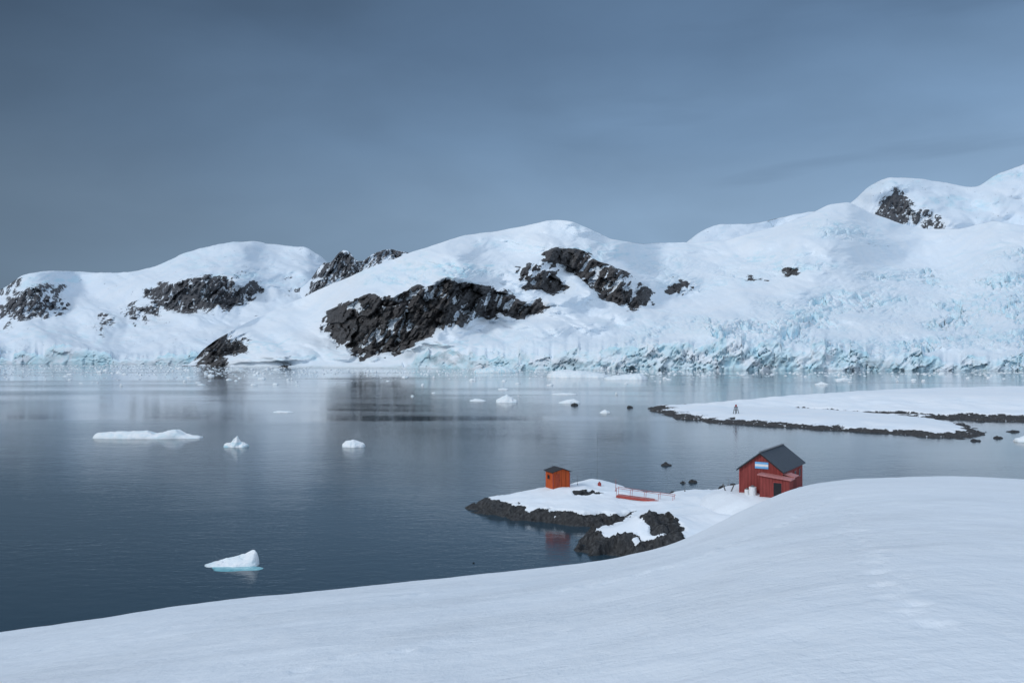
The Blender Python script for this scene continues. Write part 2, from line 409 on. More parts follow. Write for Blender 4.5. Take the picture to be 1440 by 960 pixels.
mountain('rocky_peak', 380, 680, 1.4,
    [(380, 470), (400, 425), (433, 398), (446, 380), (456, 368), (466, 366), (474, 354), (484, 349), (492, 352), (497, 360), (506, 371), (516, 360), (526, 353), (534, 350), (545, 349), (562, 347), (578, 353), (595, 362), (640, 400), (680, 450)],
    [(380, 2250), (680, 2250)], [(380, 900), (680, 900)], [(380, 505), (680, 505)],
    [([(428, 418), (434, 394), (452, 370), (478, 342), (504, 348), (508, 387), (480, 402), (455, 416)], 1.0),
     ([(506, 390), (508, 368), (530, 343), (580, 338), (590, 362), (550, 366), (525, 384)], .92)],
    [], [], M_MTN_HAZED, nrow=130, sky_noise=7.0, warp=8, seed=7.7, rockamp=34, gs=.45, gul=1.0,
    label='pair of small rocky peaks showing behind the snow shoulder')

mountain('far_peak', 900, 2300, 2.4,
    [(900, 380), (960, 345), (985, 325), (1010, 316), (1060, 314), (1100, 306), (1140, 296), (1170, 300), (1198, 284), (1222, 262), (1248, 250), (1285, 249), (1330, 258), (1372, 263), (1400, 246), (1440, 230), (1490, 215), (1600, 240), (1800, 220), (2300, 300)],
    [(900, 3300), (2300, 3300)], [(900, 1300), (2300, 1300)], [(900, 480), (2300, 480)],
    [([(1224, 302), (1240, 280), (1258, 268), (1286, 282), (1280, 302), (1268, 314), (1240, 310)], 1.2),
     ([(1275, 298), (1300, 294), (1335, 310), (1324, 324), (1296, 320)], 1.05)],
    [], [(1400, 250, 50, 10, .9), (1250, 262, 50, 8, .5), (1350, 285, 80, 10, .6)], M_MTN_HAZED, nrow=150, sky_noise=2.0, warp=7, seed=4.1, rockamp=24, relief=1.4, gs=.5,
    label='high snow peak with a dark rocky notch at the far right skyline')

mountain('glacier_mountain', 256, 2300, 1.7,
    [(256, 517), (270, 509), (285, 492), (300, 480), (325, 466), (350, 452), (385, 436), (420, 420), (460, 402), (500, 385), (540, 369), (575, 356), (610, 344), (650, 332), (700, 324), (738, 318), (765, 311), (785, 309), (805, 312), (830, 322), (858, 336), (900, 343), (940, 341), (975, 341), (1020, 338), (1060, 327), (1100, 316), (1140, 300), (1165, 288), (1195, 284), (1225, 300), (1260, 312), (1300, 322), (1350, 322), (1400, 310), (1440, 318), (1600, 300), (2300, 330)],
    [(256, 1750), (350, 1600), (450, 1500), (600, 1330), (700, 1230), (850, 1150), (1000, 1110), (1440, 1100), (2300, 1000)],
    [(256, 150), (330, 350), (450, 600), (600, 800), (800, 1000), (1000, 1500), (1300, 2000), (2300, 2000)],
    [(256, 516), (360, 514), (400, 514), (430, 513), (560, 514), (585, 502), (600, 493), (655, 491), (672, 502), (720, 497), (780, 494), (850, 488), (900, 481), (950, 485), (1000, 477), (1060, 480), (1130, 484), (1180, 490), (1250, 496), (1300, 500), (1345, 505), (1380, 503), (1440, 498), (2300, 495)],
    [([(262, 518), (275, 500), (288, 480), (305, 468), (330, 466), (350, 470), (348, 492), (330, 500), (322, 518)], 1.0),
     ([(452, 468), (458, 442), (476, 426), (500, 423), (512, 414), (530, 410), (545, 418), (566, 412), (590, 404), (612, 400), (625, 390), (655, 394), (700, 405), (735, 420), (778, 432), (750, 446), (690, 446), (645, 454), (608, 466), (590, 482), (560, 500), (500, 502), (494, 484), (468, 484)], 1.2),
     ([(728, 368), (760, 372), (788, 384), (802, 408), (775, 414), (742, 404), (730, 388)], 1.2),
     ([(756, 362), (782, 342), (815, 346), (850, 366), (885, 382), (908, 402), (920, 420), (888, 436), (852, 424), (832, 404), (808, 386), (778, 376)], 1.2),
     ([(936, 400), (955, 393), (968, 402), (960, 413), (939, 412)], 1.2),
     ([(1100, 387), (1110, 375), (1131, 377), (1122, 389)], 1.2),
     ([(1050, 394), (1060, 387), (1084, 387), (1078, 395)], 1.1),
     ([(390, 516), (394, 510), (404, 510), (406, 516)], .8)],
    [([(2300, 340), (2300, 520), (1380, 520), (1100, 500), (980, 498), (930, 478), (1000, 452), (1060, 428), (1160, 404), (1290, 372), (1400, 356), (1440, 350)], 1.0),
     ([(660, 505), (900, 505), (1100, 500), (1000, 440), (880, 455), (780, 470), (690, 484)], .5),
     ([(1110, 356), (1150, 325), (1200, 308), (1250, 330), (1230, 352), (1160, 348)], .45),
     ([(500, 400), (560, 372), (640, 362), (720, 368), (720, 385), (640, 388), (560, 402)], .4),
     ([(900, 400), (930, 362), (980, 360), (1140, 352), (1150, 385), (1060, 400), (960, 420)], .3)],
    [(640, 380, 70, 12, 1.), (560, 392, 50, 10, .8), (580, 375, 40, 10, .6), (845, 352, 50, 12, .7), (720, 345, 60, 8, .4), (1180, 318, 60, 10, .7), (1080, 360, 60, 9, .7), (1130, 375, 50, 7, .9),
     (930, 370, 60, 12, .4), (380, 485, 40, 14, .6), (640, 486, 70, 14, .6), (440, 500, 80, 10, .5), (1010, 400, 80, 8, .4), (520, 380, 30, 10, .4), (900, 455, 80, 10, .3), (700, 478, 50, 12, .4)],
    M_MTN, nrow=250, sky_noise=1.2, warp=11, seed=0.0, rockamp=22, gul=.8, gs=.8,
    label='snow-domed mountain with dark cliffs running down into a crevassed blue glacier',
    dirt=[(630, 504, 34, 12), (950, 506, 9, 14), (1095, 510, 22, 9), (1175, 512, 16, 7), (1240, 512, 38, 9), (800, 512, 30, 6)])

# ---------------------------------------------------------------- sea
w = MB(); vv = [w.bm.verts.new(p) for p in ((-16000, -300, 0), (16000, -300, 0), (16000, 20000, 0), (-16000, 20000, 0))]; w.bm.faces.new(vv)
tag(w.build('water', M_WATER), 'calm steel blue sea filling the bay', 'water', kind='structure')

# ---------------------------------------------------------------- foreground snow hill
HANG = -math.atan2(4.9, 7.5)
def house_xy(lx, ly):
    c, s = math.cos(HANG), math.sin(HANG); return 25.6+lx*c-ly*s, 82+lx*s+ly*c
CREST = [(-600, 950), (-200, 915), (0, 890), (100, 876), (200, 861), (300, 847), (400, 836), (500, 825), (600, 815), (700, 805), (800, 794), (850, 787), (900, 777), (940, 767), (970, 755), (1000, 740), (1040, 719), (1085, 699), (1110, 689), (1145, 679), (1200, 673), (1280, 670), (1360, 671), (1440, 675), (1800, 700), (2300, 740)]
DCR = [(-600, 45), (0, 46), (840, 54), (950, 60), (1085, 62), (1150, 62), (1440, 58), (2300, 50)]
PA = np.linspace(-1600, 3200, 2400)
_cs = smooth1(itp(PA, CREST), 6); _dc = smooth1(itp(PA, DCR), 40)
_s = (_cs-HZ)/F; _c = 1.7/_dc**2; _a = _s-3.4/_dc
_a2 = smooth1(smooth1(_a, 110), 110)
def Hraw(x, y):
    yy = np.maximum(y, 4); px = 720+F*x/yy
    a = np.interp(px, PA, _a); a2 = np.interp(px, PA, _a2); c = np.interp(px, PA, _c)
    D = np.maximum(y, 0); w_ = ss(8, 54, D)
    return CH-(1.7+(a2*(1-w_)+a*w_)*D+c*D*D)-np.minimum(0, y)*.05
HCX, HCY = house_xy(.6, 3.0)
def H(x, y):
    x = np.asarray(x, float); y = np.asarray(y, float)
    z = Hraw(x, y)+.14*fbm(x/14, y/14, 1, 3)*ss(2, 20, y)+.04*fbm(x/3, y/2, 4, 3)
    r_ = np.hypot((x-HCX)/1.0, (y-HCY)/1.15)+.6*fbm(x/3, y/3, 2, 3)
    pad = 4.12-.010*r_**2-.10*np.maximum(r_-4.5, 0)**2
    m_ = ss(10, 7, r_)
    z = np.where(pad > z, z+(pad-z)*m_, z)
    return np.maximum(z, -3)
def hit(px, py):
    D = np.linspace(3, 60, 800); s = (CH-Hraw((px-720)/F*D, D))/D
    i = np.argmax(s < (py-HZ)/F); return (px-720)/F*D[i], D[i]
kx = np.linspace(-3.55, 3.7, 660); ky = np.linspace(-2.1, 3.95, 620)
gx, gy = np.meshgrid(8*np.sinh(kx), 5*np.sinh(ky))
gz = H(gx, gy)
def trail(points, step, depth, rad, wob=.25):
    P = [hit(*p) for p in points]
    k = 0
    for (x0, y0), (x1, y1) in zip(P[:-1], P[1:]):
        L = math.hypot(x1-x0, y1-y0); n = max(1, int(L/step))
        for i in range(n):
            t_ = i/n; cx = x0+(x1-x0)*t_-(y1-y0)/L*wob*(1 if k % 2 else -1)+random.uniform(-.08, .08); cy = y0+(y1-y0)*t_+(x1-x0)/L*wob*(1 if k % 2 else -1); k += 1
            r2 = (gx-cx)**2+(gy-cy)**2; dd = depth*random.uniform(.4, 1.1)
            gz[:] -= dd*np.exp(-r2/rad**2)-dd*.4*np.exp(-(np.sqrt(r2)-rad*1.7)**2/(rad*.5)**2)
trail([(20, 915), (160, 893), (320, 870), (470, 850), (620, 832)], .6, .09, .2)
trail([(420, 935), (560, 912), (680, 893), (860, 872)], .6, .06, .15)
trail([(1175, 700), (1120, 730), (1010, 780), (900, 812), (760, 835)], .5, .08, .22, .12)
trail([(1290, 880), (1240, 800), (1200, 740), (1180, 700)], .5, .05, .14, .1)
idx = np.arange(gx.size).reshape(gx.shape)
Fq = np.stack([idx[:-1, :-1], idx[:-1, 1:], idx[1:, 1:], idx[1:, :-1]], -1).reshape(-1, 4)
o = fast_mesh('snow_hill', np.stack([gx, gy, gz], -1).reshape(-1, 3), Fq, M_SNOW)
tag(o, 'smooth foreground snow slope falling away to the water', 'snow slope', kind='structure')

# ---------------------------------------------------------------- shore ground with rock rims
PEN = [(-4.9, 95.5), (-3.2, 93), (0, 89.8), (2.5, 88), (4.6, 86.6), (7, 85.6), (9.6, 85.4), (12.2, 86.4), (11.0, 83.5), (8.2, 79.8), (6.9, 76.2), (7.6, 73.6), (11, 71.8), (15, 71.5), (19, 70), (40, 70), (44, 96), (34, 101), (26, 102), (21.5, 101.5), (18.5, 99), (15.5, 101), (14, 105), (10.5, 107), (7, 105), (3, 102), (-1, 99.5), (-4, 98)]
xs = np.arange(-9, 42, .15); ys = np.arange(67, 111, .15); X, Y = np.meshgrid(xs, ys)
d = pdist(PEN, X, Y)+.8*fbm(X/3, Y/3, 2, 5)
tip = ss(6, -5, X)
base = (.95-.30*tip)*ss(-.6, 1.3, d)-1.2*ss(.3, -2.5, d)+.13*np.clip(d, 0, 9)
base += .75*np.exp(-((X-10.5)**2/16+(Y-101)**2/9))+1.35*np.exp(-((X-13.6)**2/8+(Y-76.2)**2/9))-.25*np.exp(-((X-16)**2/9+(Y-92)**2/30))
base += .5*np.exp(-((X-5.5)**2/9+(Y-97)**2/5))
lobe = ss(84, 81, Y)
rk = ss(1.15, .6, d-.8*tip-.55*lobe+.9*fbm(X/2.0, Y/2.0, 7, 5))*(1-ss(15.5, 17.5, X)*lobe)
rk = np.maximum(rk, ss(1.15, .8, np.hypot((X-14.3)/1.9, (Y-75.3)/2.7)+.35*fbm(X/1.6, Y/1.6, 3, 4)))
rk = np.maximum(rk, ss(1.2, .7, np.hypot((X-8.8)/1.9, (Y-93.5)/.8)+.45*fbm(X, Y, 3, 4)))
fc = facets(X/2.2+Y/4, Y/1.2-X/4)*.85+facets(X/.9, Y/.6+X/2)*.24
relief = (.55+.45*lobe)*fc+.16*ridged(X/2.2+Y/5, Y/1.6, 1, 4)-.02+.05*fbm(X/.6, Y/.6, 6, 3)
Z = base+rk*relief+.28*(1-rk)+(1-rk)*.12*fbm(X/3, Y/3, 8, 3)
Z = np.maximum(Z, -1.5)
ids = ((rk[:-1, :-1] > .5)).astype(int)
pen = grid_split(['snow_peninsula', 'shore_rock'], X, Y, Z, M_SHORE, {'rock': rk, 'ice': rk*0, 'dirt': rk*0}, ids)
tag(pen, 'low snow-topped rocky point carrying the orange hut and red footbridge', 'peninsula', kind='structure')
def ground(x, y):
    i = int(round((y-67)/.15)); j = int(round((x+9)/.15))
    zp = Z[i, j] if 0 <= i < Z.shape[0] and 0 <= j < Z.shape[1] else -9
    return max(float(zp), float(H(x, y)))

def pl(L): return [PZ(a, b)[:2] for a, b in L]
HEAD_BACK = pl([(915, 573), (940, 579), (1000, 583), (1130, 584), (1250, 588), (1330, 590), (1440, 593), (1700, 600), (2100, 600)])+[(480, 430), (300, 410), (205, 392), (136, 358), (95, 322), (66, 298)]
HEAD_TONGUE = pl([(918, 577), (940, 583), (965, 589), (1010, 594.5), (1080, 599), (1150, 604), (1240, 609), (1310, 614), (1350, 616), (1385, 612), (1372, 604), (1350, 597), (1300, 590), (1200, 581), (1100, 576)])
xs = np.arange(25, 330, .6); ys = np.arange(165, 440, .6); X2, Y2 = np.meshgrid(xs, ys)
nz = fbm(X2/9, Y2/9, 2, 6, .6)
d1 = pdist(HEAD_BACK, X2, Y2)+2.2*nz; d2 = pdist(HEAD_TONGUE, X2, Y2)+2.4*nz
h1 = .8*ss(-1, 3, d1)+4.6*ss(2, 46, d1)-1.5*ss(0, -5, d1); h2 = .7*ss(-1, 2.5, d2)+.9*ss(2, 14, d2)-1.5*ss(0, -5, d2)
hh = np.maximum(h1, h2)
PX2 = 720+F*X2/Y2
gline = np.interp(PX2, [1110, 1200, 1300, 1440, 1800], [262, 250, 240, 228, 212])
gully = ss(1.0, .5, np.abs((Y2-gline)/(3.4+2*ss(1250, 1440, PX2))+.7*fbm(X2/7, Y2/7, 2, 5)))*ss(1105, 1135, PX2)
shore_d = np.maximum(d1, d2)
rk2 = np.maximum(ss(4.8, 2.8, shore_d+3.4*fbm(X2/6, Y2/5, 4, 5)), gully)
Z2 = hh-gully*.3+rk2*(.45*facets(X2/3, Y2/2.4)+.25*facets(X2/1.3, Y2/1.3)-.1)+.22*(1-rk2)+.15*fbm(X2/15, Y2/15, 3, 3)
Z2 = np.maximum(Z2, -2)
head = grid_split(['snow_headland', 'rocky_shore'], X2, Y2, Z2, M_HEAD, {'rock': rk2, 'ice': rk2*0, 'dirt': rk2*0}, (rk2[:-1, :-1] > .5).astype(int))
tag(head, 'low snow-covered headland with dark stony shoreline at middle right', 'headland', kind='structure')
def ground2(x, y):
    i = int(round((y-165)/.6)); j = int(round((x-25)/.6)); return float(Z2[i, j])

# ---------------------------------------------------------------- red house
def face_panel(mb, x0, x1, z0, z1, y, th): mb.box(((x0+x1)/2, y-th/2, (z0+z1)/2), (x1-x0, th, z1-z0))
def red_house():
    r = empty('red_house', (25.6, 82.0, 3.7), HANG, label='red boarded house with dark pitched roof and striped flag on its gable', cat='house')
    W = 2.15; L = 8.6; ze = 2.85; zr = 4.5
    MB().prism([(-W, -1.2), (W, -1.2), (W, ze), (0, zr), (-W, ze)], 0, L).build('wall', M_RED, r)
    m = MB(); ov = .28; k = (zr-ze)/W; th = .10
    for s in (-1, 1):
        m.prism([(0, zr+.02), (s*(W+ov), ze-k*ov+.02), (s*(W+ov), ze-k*ov+.02+th), (0, zr+.02+th)], -.25, L+.25)
    roof = m.build('roof', M_ROOF, r)
    for s in (-1, 1):
        MB().prism([(0, zr-.10), (s*(W+ov), ze-k*ov-.10), (s*(W+ov), ze-k*ov+.015), (0, zr+.015)], -.29, -.254).build('barge_board', M_DARK, roof)
    MB().box((0, L/2, zr+.15), (.3, L+.5, .05)).build('ridge_cap', M_STEEL, roof)
    f = empty('flag_sign', (.12, -.02, 3.12)); f.parent = r
    m = MB(); face_panel(m, -.68, .68, .26, .48, -.03, .04); m.build('blue_stripe', M_BLUE, f)
    m = MB(); face_panel(m, -.68, .68, .02, .26, -.03, .04); m.build('white_stripe', M_WHITE, f)
    m = MB(); face_panel(m, -.68, .68, -.2, .02, -.03, .04); m.build('blue_stripe', M_BLUE, f)
    p = MB().prism([(0.3, -1.2), (3.25, -1.2), (3.25, 2.12), (.3, 2.42)], -1.45, -.01).build('porch', M_RED, r)
    MB().prism([(.12, 2.46), (3.45, 2.12), (3.45, 2.23), (.12, 2.57)], -1.7, .0).build('porch_roof', M_REDROOF, p)
    d = MB().box((2.1, -1.475, 1.05), (.8, .05, 1.5)).build('door', M_DARK, p)
    for x, z, a, b in ((1.66, 1.05, .07, 1.6), (2.54, 1.05, .07, 1.6), (2.1, 1.86, .95, .08)):
        MB().box((x, -1.50, z), (a, .05, b)).build('frame', M_REDTRIM, d)
    MB().box((2.7, .8, 1.0), (1.0, 1.6, 2.4)).build('side_annex', M_RED, r)
    MB().prism([(2.16, 2.5), (3.4, 2.22), (3.4, 2.30), (2.16, 2.58)], .01, 1.75).build('annex_roof', M_REDROOF, r)
    for yy in (3.2, 5.2, 7.1):
        wdw = MB().box((W+.03, yy, 1.85), (.05, .8, .75)).build('window', M_DARK, r)
        for a, b, c_, e in ((yy-.44, 1.85, .08, .9), (yy+.44, 1.85, .08, .9), (yy, 2.27, .8, .08), (yy, 1.43, .8, .08)):
            MB().box((W+.045, a, b), (.07, c_, e)).build('frame', M_REDTRIM, wdw)
    for x in (-W-.02, W+.02): MB().box((x, -.02, .85), (.1, .1, 3.9)).build('corner_board', M_REDTRIM, r)
    return r
red_house()

# ---------------------------------------------------------------- orange hut
hx, hy, _ = PZ(784, 685, 2.35)
def orange_hut():
    z = ground(hx, hy)
    r = empty('orange_hut', (hx, hy, z), math.radians(24), label='small orange hut with dark roof on the tip of the rocky point', cat='hut')
    W = 1.0; L = 1.1; ze = 1.85; zr = 2.2
    MB().prism([(-L, -.6), (L, -.6), (L, ze), (0.15, zr), (-L, ze)], -W, W).build('wall', M_ORANGE, r)
    m = MB()
    m.prism([(.15, zr+.02), (-L-.2, ze-.04), (-L-.2, ze+.05), (.15, zr+.12)], -W-.18, W+.18)
    m.prism([(.15, zr+.02), (L+.2, ze-.06), (L+.2, ze+.03), (.15, zr+.12)], -W-.18, W+.18)
    m.build('roof', M_BLACKROOF, r)
    d = MB().box((-.55, -W-.02, .9), (.66, .05, 1.5)).build('door', simple('dark_orange_door', (.36, .06, .025)), r)
    MB().box((-.3, -W-.06, .9), (.05, .05, .12)).build('handle', M_DARK, d)
    w_ = MB().box((-L-.02, 0.1, 1.2), (.05, .55, .45)).build('window', M_DARK, r)
    for a, b, c_, e in ((.1, 1.45, .7, .06), (.1, .95, .7, .06), (-.21, 1.2, .06, .45), (.41, 1.2, .06, .45)):
        MB().box((-L-.035, a, b), (.07, c_, e)).build('frame', M_ORANGE, w_)
    for sx in (-L-.01, L+.01): MB().box((sx, -W-.01, .6), (.08, .08, 2.2)).build('corner_board', M_REDTRIM, r)
orange_hut()

# ---------------------------------------------------------------- footbridge
def footbridge():
    a = PZ(868, 697, 2.0); b = PZ(947, 706, 1.7)
    L = math.hypot(b[0]-a[0], b[1]-a[1]); ang = math.atan2(b[1]-a[1], b[0]-a[0])
    r = empty('footbridge', (a[0], a[1], 2.08), ang, label='narrow red footbridge with handrail crossing the snowy neck', cat='footbridge')
    r.rotation_euler = (0, math.asin(.42/L), ang)
    MB().box((L/2, 0, 0), (L, .9, .10)).build('deck', M_REDROOF, r)
    for s in (-.49, .49): MB().box((L/2, s, -.05), (L, .07, .26)).build('side_beam', M_BRIDGE, r)
    for s in (-.49, .49):
        for i in range(5):
            MB().box((L*i/4, s, .48), (.04, .04, .82)).build('post', M_BRIDGE, r)
        MB().tube((-.15, s, .90), (L+.15, s, .84), .024).build('handrail', M_BRIDGE, r)
    for x in (.3, L-.3):
        for s in (-.4, .4): MB().box((x, s, -.8), (.1, .1, 1.4)).build('leg', M_BRIDGE, r)
footbridge()

# ---------------------------------------------------------------- small things
def mast(px, py, D, h, rad, mat, label, name='mast', cat='mast', cross=True):
    x = (px-720)/F*D; z = ground(x, D)
    r = empty(name, (x, D, z), 0, label=label, cat=cat)
    MB().tube((0, 0, -.4), (0, 0, h), rad, r2=rad*.6).build('pole', mat, r)
    if cross: MB().tube((-.18, 0, h*.9), (.18, 0, h*.9), rad*.5).build('antenna', mat, r)
    MB().tube((0, 0, -.1), (0, 0, .12), rad*3).build('base', mat, r)
mast(840, 676, 101, 5.8, .02, M_STEEL, 'tall thin radio mast rising from the snow behind the orange hut')
mast(866, 700, 95.5, 1.5, .04, M_REDTRIM, 'short red marker post at the left end of the footbridge', 'marker_post', 'post', False)
mast(812, 682, 98, 1.3, .025, M_STEEL, 'thin steel post just right of the orange hut', 'steel_post', 'post', False)
mast(963, 690, 98, 1.6, .03, M_STEEL, 'short pole standing right of the footbridge', 'marker_pole', 'post', False)
mast(1024, 690, 90, 1.0, .03, M_GREYW, 'weathered stake in the snow left of the red house', 'wooden_stake', 'post', False)
x, y, _ = PZ(843, 679, 2.6); z = ground(x, y)
r = empty('marker_drum', (x, y, z), 0, label='small red drum marker beside the thin mast', cat='marker')
MB().tube((0, 0, -.1), (0, 0, .3), .22, 14).build('drum', M_REDTRIM, r); MB().tube((0, 0, .3), (0, 0, .5), .2, 12, .05).build('cap', M_REDTRIM, r)
def tank(lx, ly, h, rad, label):
    x, y = house_xy(lx, ly)
    r = empty('water_tank', (x, y, ground(x, y)), .3, label=label, cat='tank')
    MB().tube((0, 0, -.3), (0, 0, h), rad, 18).build('body', M_WHITE, r, bevel=.04)
    MB().tube((0, 0, h), (0, 0, h+.14), rad*.45, 12).build('lid', M_STEEL, r)
tank(-.55, -.9, .85, .38, 'white tank standing against the gable under the flag')
tank(-1.2, -.7, .5, .24, 'smaller white drum left of the tank at the house gable')
for i, (lx, ly, tilt, lab) in enumerate([(-3.2, .4, .5, 'grey plank leaning in the snow nearest the house corner'), (-4.0, .9, -.4, 'grey plank sticking out of the snow farther left of the house')]):
    x, y = house_xy(lx, ly)
    q = MB().box((0, 0, .2), (.14, .05, 1.2)).build('plank', M_GREYW, bevel=.01); q.location = (x, y, ground(x, y)); q.rotation_euler = (0, tilt, .4); tag(q, lab, 'plank')

def lump(name, loc, w_, dep, h, mat, label, cat, seed, rough=.35, group=None, n=14):
    k = np.linspace(-1, 1, 2*n+1); a, b = np.meshgrid(k, k)
    rr = np.maximum(np.abs(a), np.abs(b)); ln = np.hypot(a, b)+1e-9
    a2, b2 = a*rr/ln, b*rr/ln; rad = rr
    ang = np.arctan2(b2, a2); edge = 1+.22*fbm(np.cos(ang)*1.2+seed, np.sin(ang)*1.2, seed, 3)
    z = h*(np.clip(1-rad**2.2, 0, 1)**.7)*(1+rough*2*fbm(a2*1.4+seed, b2*1.4, seed, 4))-.25*h*(rad > .96)-.03
    V = np.stack([a2*edge*w_/2, b2*edge*dep/2, z], -1).reshape(-1, 3)
    idx = np.arange(len(V)).reshape(a.shape); Fq = np.stack([idx[:-1, :-1], idx[:-1, 1:], idx[1:, 1:], idx[1:, :-1]], -1).reshape(-1, 4)
    o = fast_mesh(name, V, Fq, mat, smooth=True); o.location = loc
    return tag(o, label, cat, group)
def rockpx(px, py, w_, h, label, seed, z=0.0):
    x, y, _ = PZ(px, py, z); D = y
    lump('rock', (x, y, z-.05 if z == 0 else ground(x, y)-.1), w_*D/F, w_*D/F*.8, h*D/F, M_ROCK, label, 'rock', seed)
rockpx(937, 654, 15, 3.5, 'flat dark rock awash in the open water behind the footbridge', 1.1)
rockpx(974, 678, 13, 5, 'dark rounded rock in the water just left of the red house', 2.2)
rockpx(960, 679, 8, 3, 'smallest dark rock beside the rounded one near the footbridge', 3.2)
rockpx(808, 570, 10, 3, 'dark rock beside the white floe in mid bay', 4.1)
rockpx(886, 573, 9, 3, 'small dark rock off the left tip of the headland', 5.2)
rockpx(1404, 616, 12, 3, 'dark rock in the water right of the headland tongue', 6.1)
rockpx(1372, 620, 14, 3, 'dark low rock off the end of the headland tongue', 7.1)
rockpx(1424, 607, 18, 2.5, 'flat dark rock near the right edge of the frame off the headland', 11.3)
rockpx(1016, 690, 12, 4, 'grey boulder poking from the snow left of the red house', 8.4, 3.0)
rockpx(1031, 690, 9, 4, 'small grey boulder close to the red house left corner', 9.4, 3.0)

# beacon on headland
bx, by = PZ(1035, 580, 2.0)[:2]
r = empty('beacon_tower', (bx, by, ground2(bx, by)), .3, label='small dark lattice beacon standing on the snowy headland', cat='beacon')
for sx in (-1, 1):
    for sy in (-1, 1): MB().tube((.6*sx, .6*sy, -.3), (.28*sx, .28*sy, 2.0), .09).build('leg', M_DARK, r)
MB().box((0, 0, 1.0), (.95, .95, .10)).build('brace', M_DARK, r)
MB().box((0, 0, 2.05), (.8, .8, .1)).build('platform', M_DARK, r)
MB().tube((0, 0, 2.1), (0, 0, 2.7), .26).build('lantern', M_REDTRIM, r)

# ---------------------------------------------------------------- icebergs
def berg(px0, px1, pyw, prof, depth, label, seed, mat=M_ICE, cat='iceberg', name='iceberg', nx=90, ny=36, ridge=0.0, pw=2.6, rg=1.0):
    xa, D, _ = PZ(px0, pyw); xb = PZ(px1, pyw)[0]; Wd = xb-xa; m = D/F
    s = np.linspace(0, 1, nx); q = np.linspace(-1, 1, ny); S, Q = np.meshgrid(s, q)
    hp = np.interp(S+.02*fbm(S*5+seed, Q*2, 1, 3), [p[0] for p in prof], [p[1] for p in prof])*m
    half = depth/2*(np.sqrt(np.clip(1-(2*S-1)**4, 0, 1))*.85+.15)*(1+.2*fbm(S*3+seed, 0, seed, 3))
    Qn = np.abs(Q-ridge)/np.where(Q > ridge, 1-ridge, 1+ridge)
    hh_ = hp*np.clip(1-Qn**pw, 0, 1)**.8
    hh_ = hh_+rg*hp.max()*(.10*fbm(S*Wd/depth*3+seed, Q*3, seed, 4)+.14*facets(S*Wd/depth*3+seed, Q*2.5+seed)*.6-.03)*ss(1, .8, np.abs(Q))*ss(0, .25, hp/hp.max())
    Zb = np.where(np.abs(Q) > .97, -.4, hh_-.05)
    Zb[:, 0] = -.4; Zb[:, -1] = -.4
    V = np.stack([(S-.5)*Wd, Q*half+depth/2, Zb], -1).reshape(-1, 3)
    idx = np.arange(len(V)).reshape(S.shape); Fq = np.stack([idx[:-1, :-1], idx[:-1, 1:], idx[1:, 1:], idx[1:, :-1]], -1).reshape(-1, 4)
    o = fast_mesh(name, V, Fq, mat); o.location = ((xa+xb)/2, D, 0)
    return tag(o, label, cat), D, Wd
berg(123, 279, 617, [(0, 2), (.03, 7), (.08, 9), (.2, 9), (.3, 10), (.42, 10), (.5, 11), (.57, 6), (.63, 8), (.7, 12), (.77, 12), (.84, 6), (.92, 4), (1, 2)], 5, 'long flat white iceberg floating at the left of the bay', 1.3, rg=.8, nx=140)
berg(311, 346, 629, [(0, 4), (.15, 6), (.35, 8), (.45, 13), (.56, 16), (.66, 9), (.8, 8), (.9, 5), (1, 3)], 3, 'small jagged iceberg beside the long flat one', 2.7, M_ICEB, pw=1.3, rg=1.6)
berg(479, 511, 629, [(0, 5), (.15, 8), (.5, 10), (.8, 7), (1, 4)], 3.4, 'small rounded white iceberg near the centre of the bay', 3.9, pw=2)
o, D, Wd = berg(281, 359, 798, [(0, 1), (.12, 4), (.3, 8), (.45, 11), (.6, 14), (.72, 17), (.84, 20), (.92, 22), (.96, 19), (1, 3)], 1.9, 'wedge-shaped white iceberg with turquoise foot nearest the foreground slope', 5.1, ridge=.3, pw=1.2, rg=.7)
f = lump('submerged_foot', (0, 0, 0), 4.6, 2.0, .06, M_FOOT, None, None, 3.3, .1); f.parent = o; f.location = (.8, -.15, .03)
berg(697, 728, 566, [(0, 3), (.3, 8), (.5, 11), (.65, 8), (1, 3)], 6, 'small peaked iceberg in the middle of the bay', 6.6, pw=1.5)
berg(660, 683, 564, [(0, 1), (.4, 3.5), (.7, 2.5), (1, 1)], 5, 'low white floe left of the peaked iceberg', 7.7, cat='ice floe', name='ice_floe')
berg(382, 411, 580, [(0, 1), (.3, 2.5), (.7, 2), (1, .7)], 4, 'thin flat floe right of the bright reflection at left of bay', 8.2, cat='ice floe', name='ice_floe')
berg(770, 862, 531, [(0, 3), (.1, 9), (.25, 11), (.5, 10), (.7, 8), (.85, 6), (1, 2)], 40, 'large flat tabular floe below the glacier front', 9.1)
berg(852, 914, 534, [(0, 2), (.3, 6), (.6, 8), (.8, 9), (1, 3)], 26, 'low hummocky floe right of the large flat one', 10.5)
berg(776, 812, 555, [(0, 1), (.5, 3), (1, 1)], 8, 'thin floe in mid bay under the tabular floe', 11.5, cat='ice floe', name='ice_floe')
berg(786, 817, 567, [(0, 1), (.4, 5), (.7, 6), (1, 2)], 6, 'white hummocky floe beside a dark rock in mid bay', 12.5, cat='ice floe', name='ice_floe')
berg(844, 859, 581, [(0, 1), (.5, 5), (1, 2)], 3, 'small white ice block left of the headland tip', 13.5, cat='ice floe', name='ice_floe')
berg(700, 715, 548, [(0, 1), (.5, 2.5), (1, 1)], 6, 'thin ice piece above the peaked iceberg', 14.5, cat='ice floe', name='ice_floe')
berg(1148, 1168, 541, [(0, 1), (.5, 4), (1, 1)], 6, 'small floe behind the headland crest, left one', 15.5, cat='ice floe', name='ice_floe')
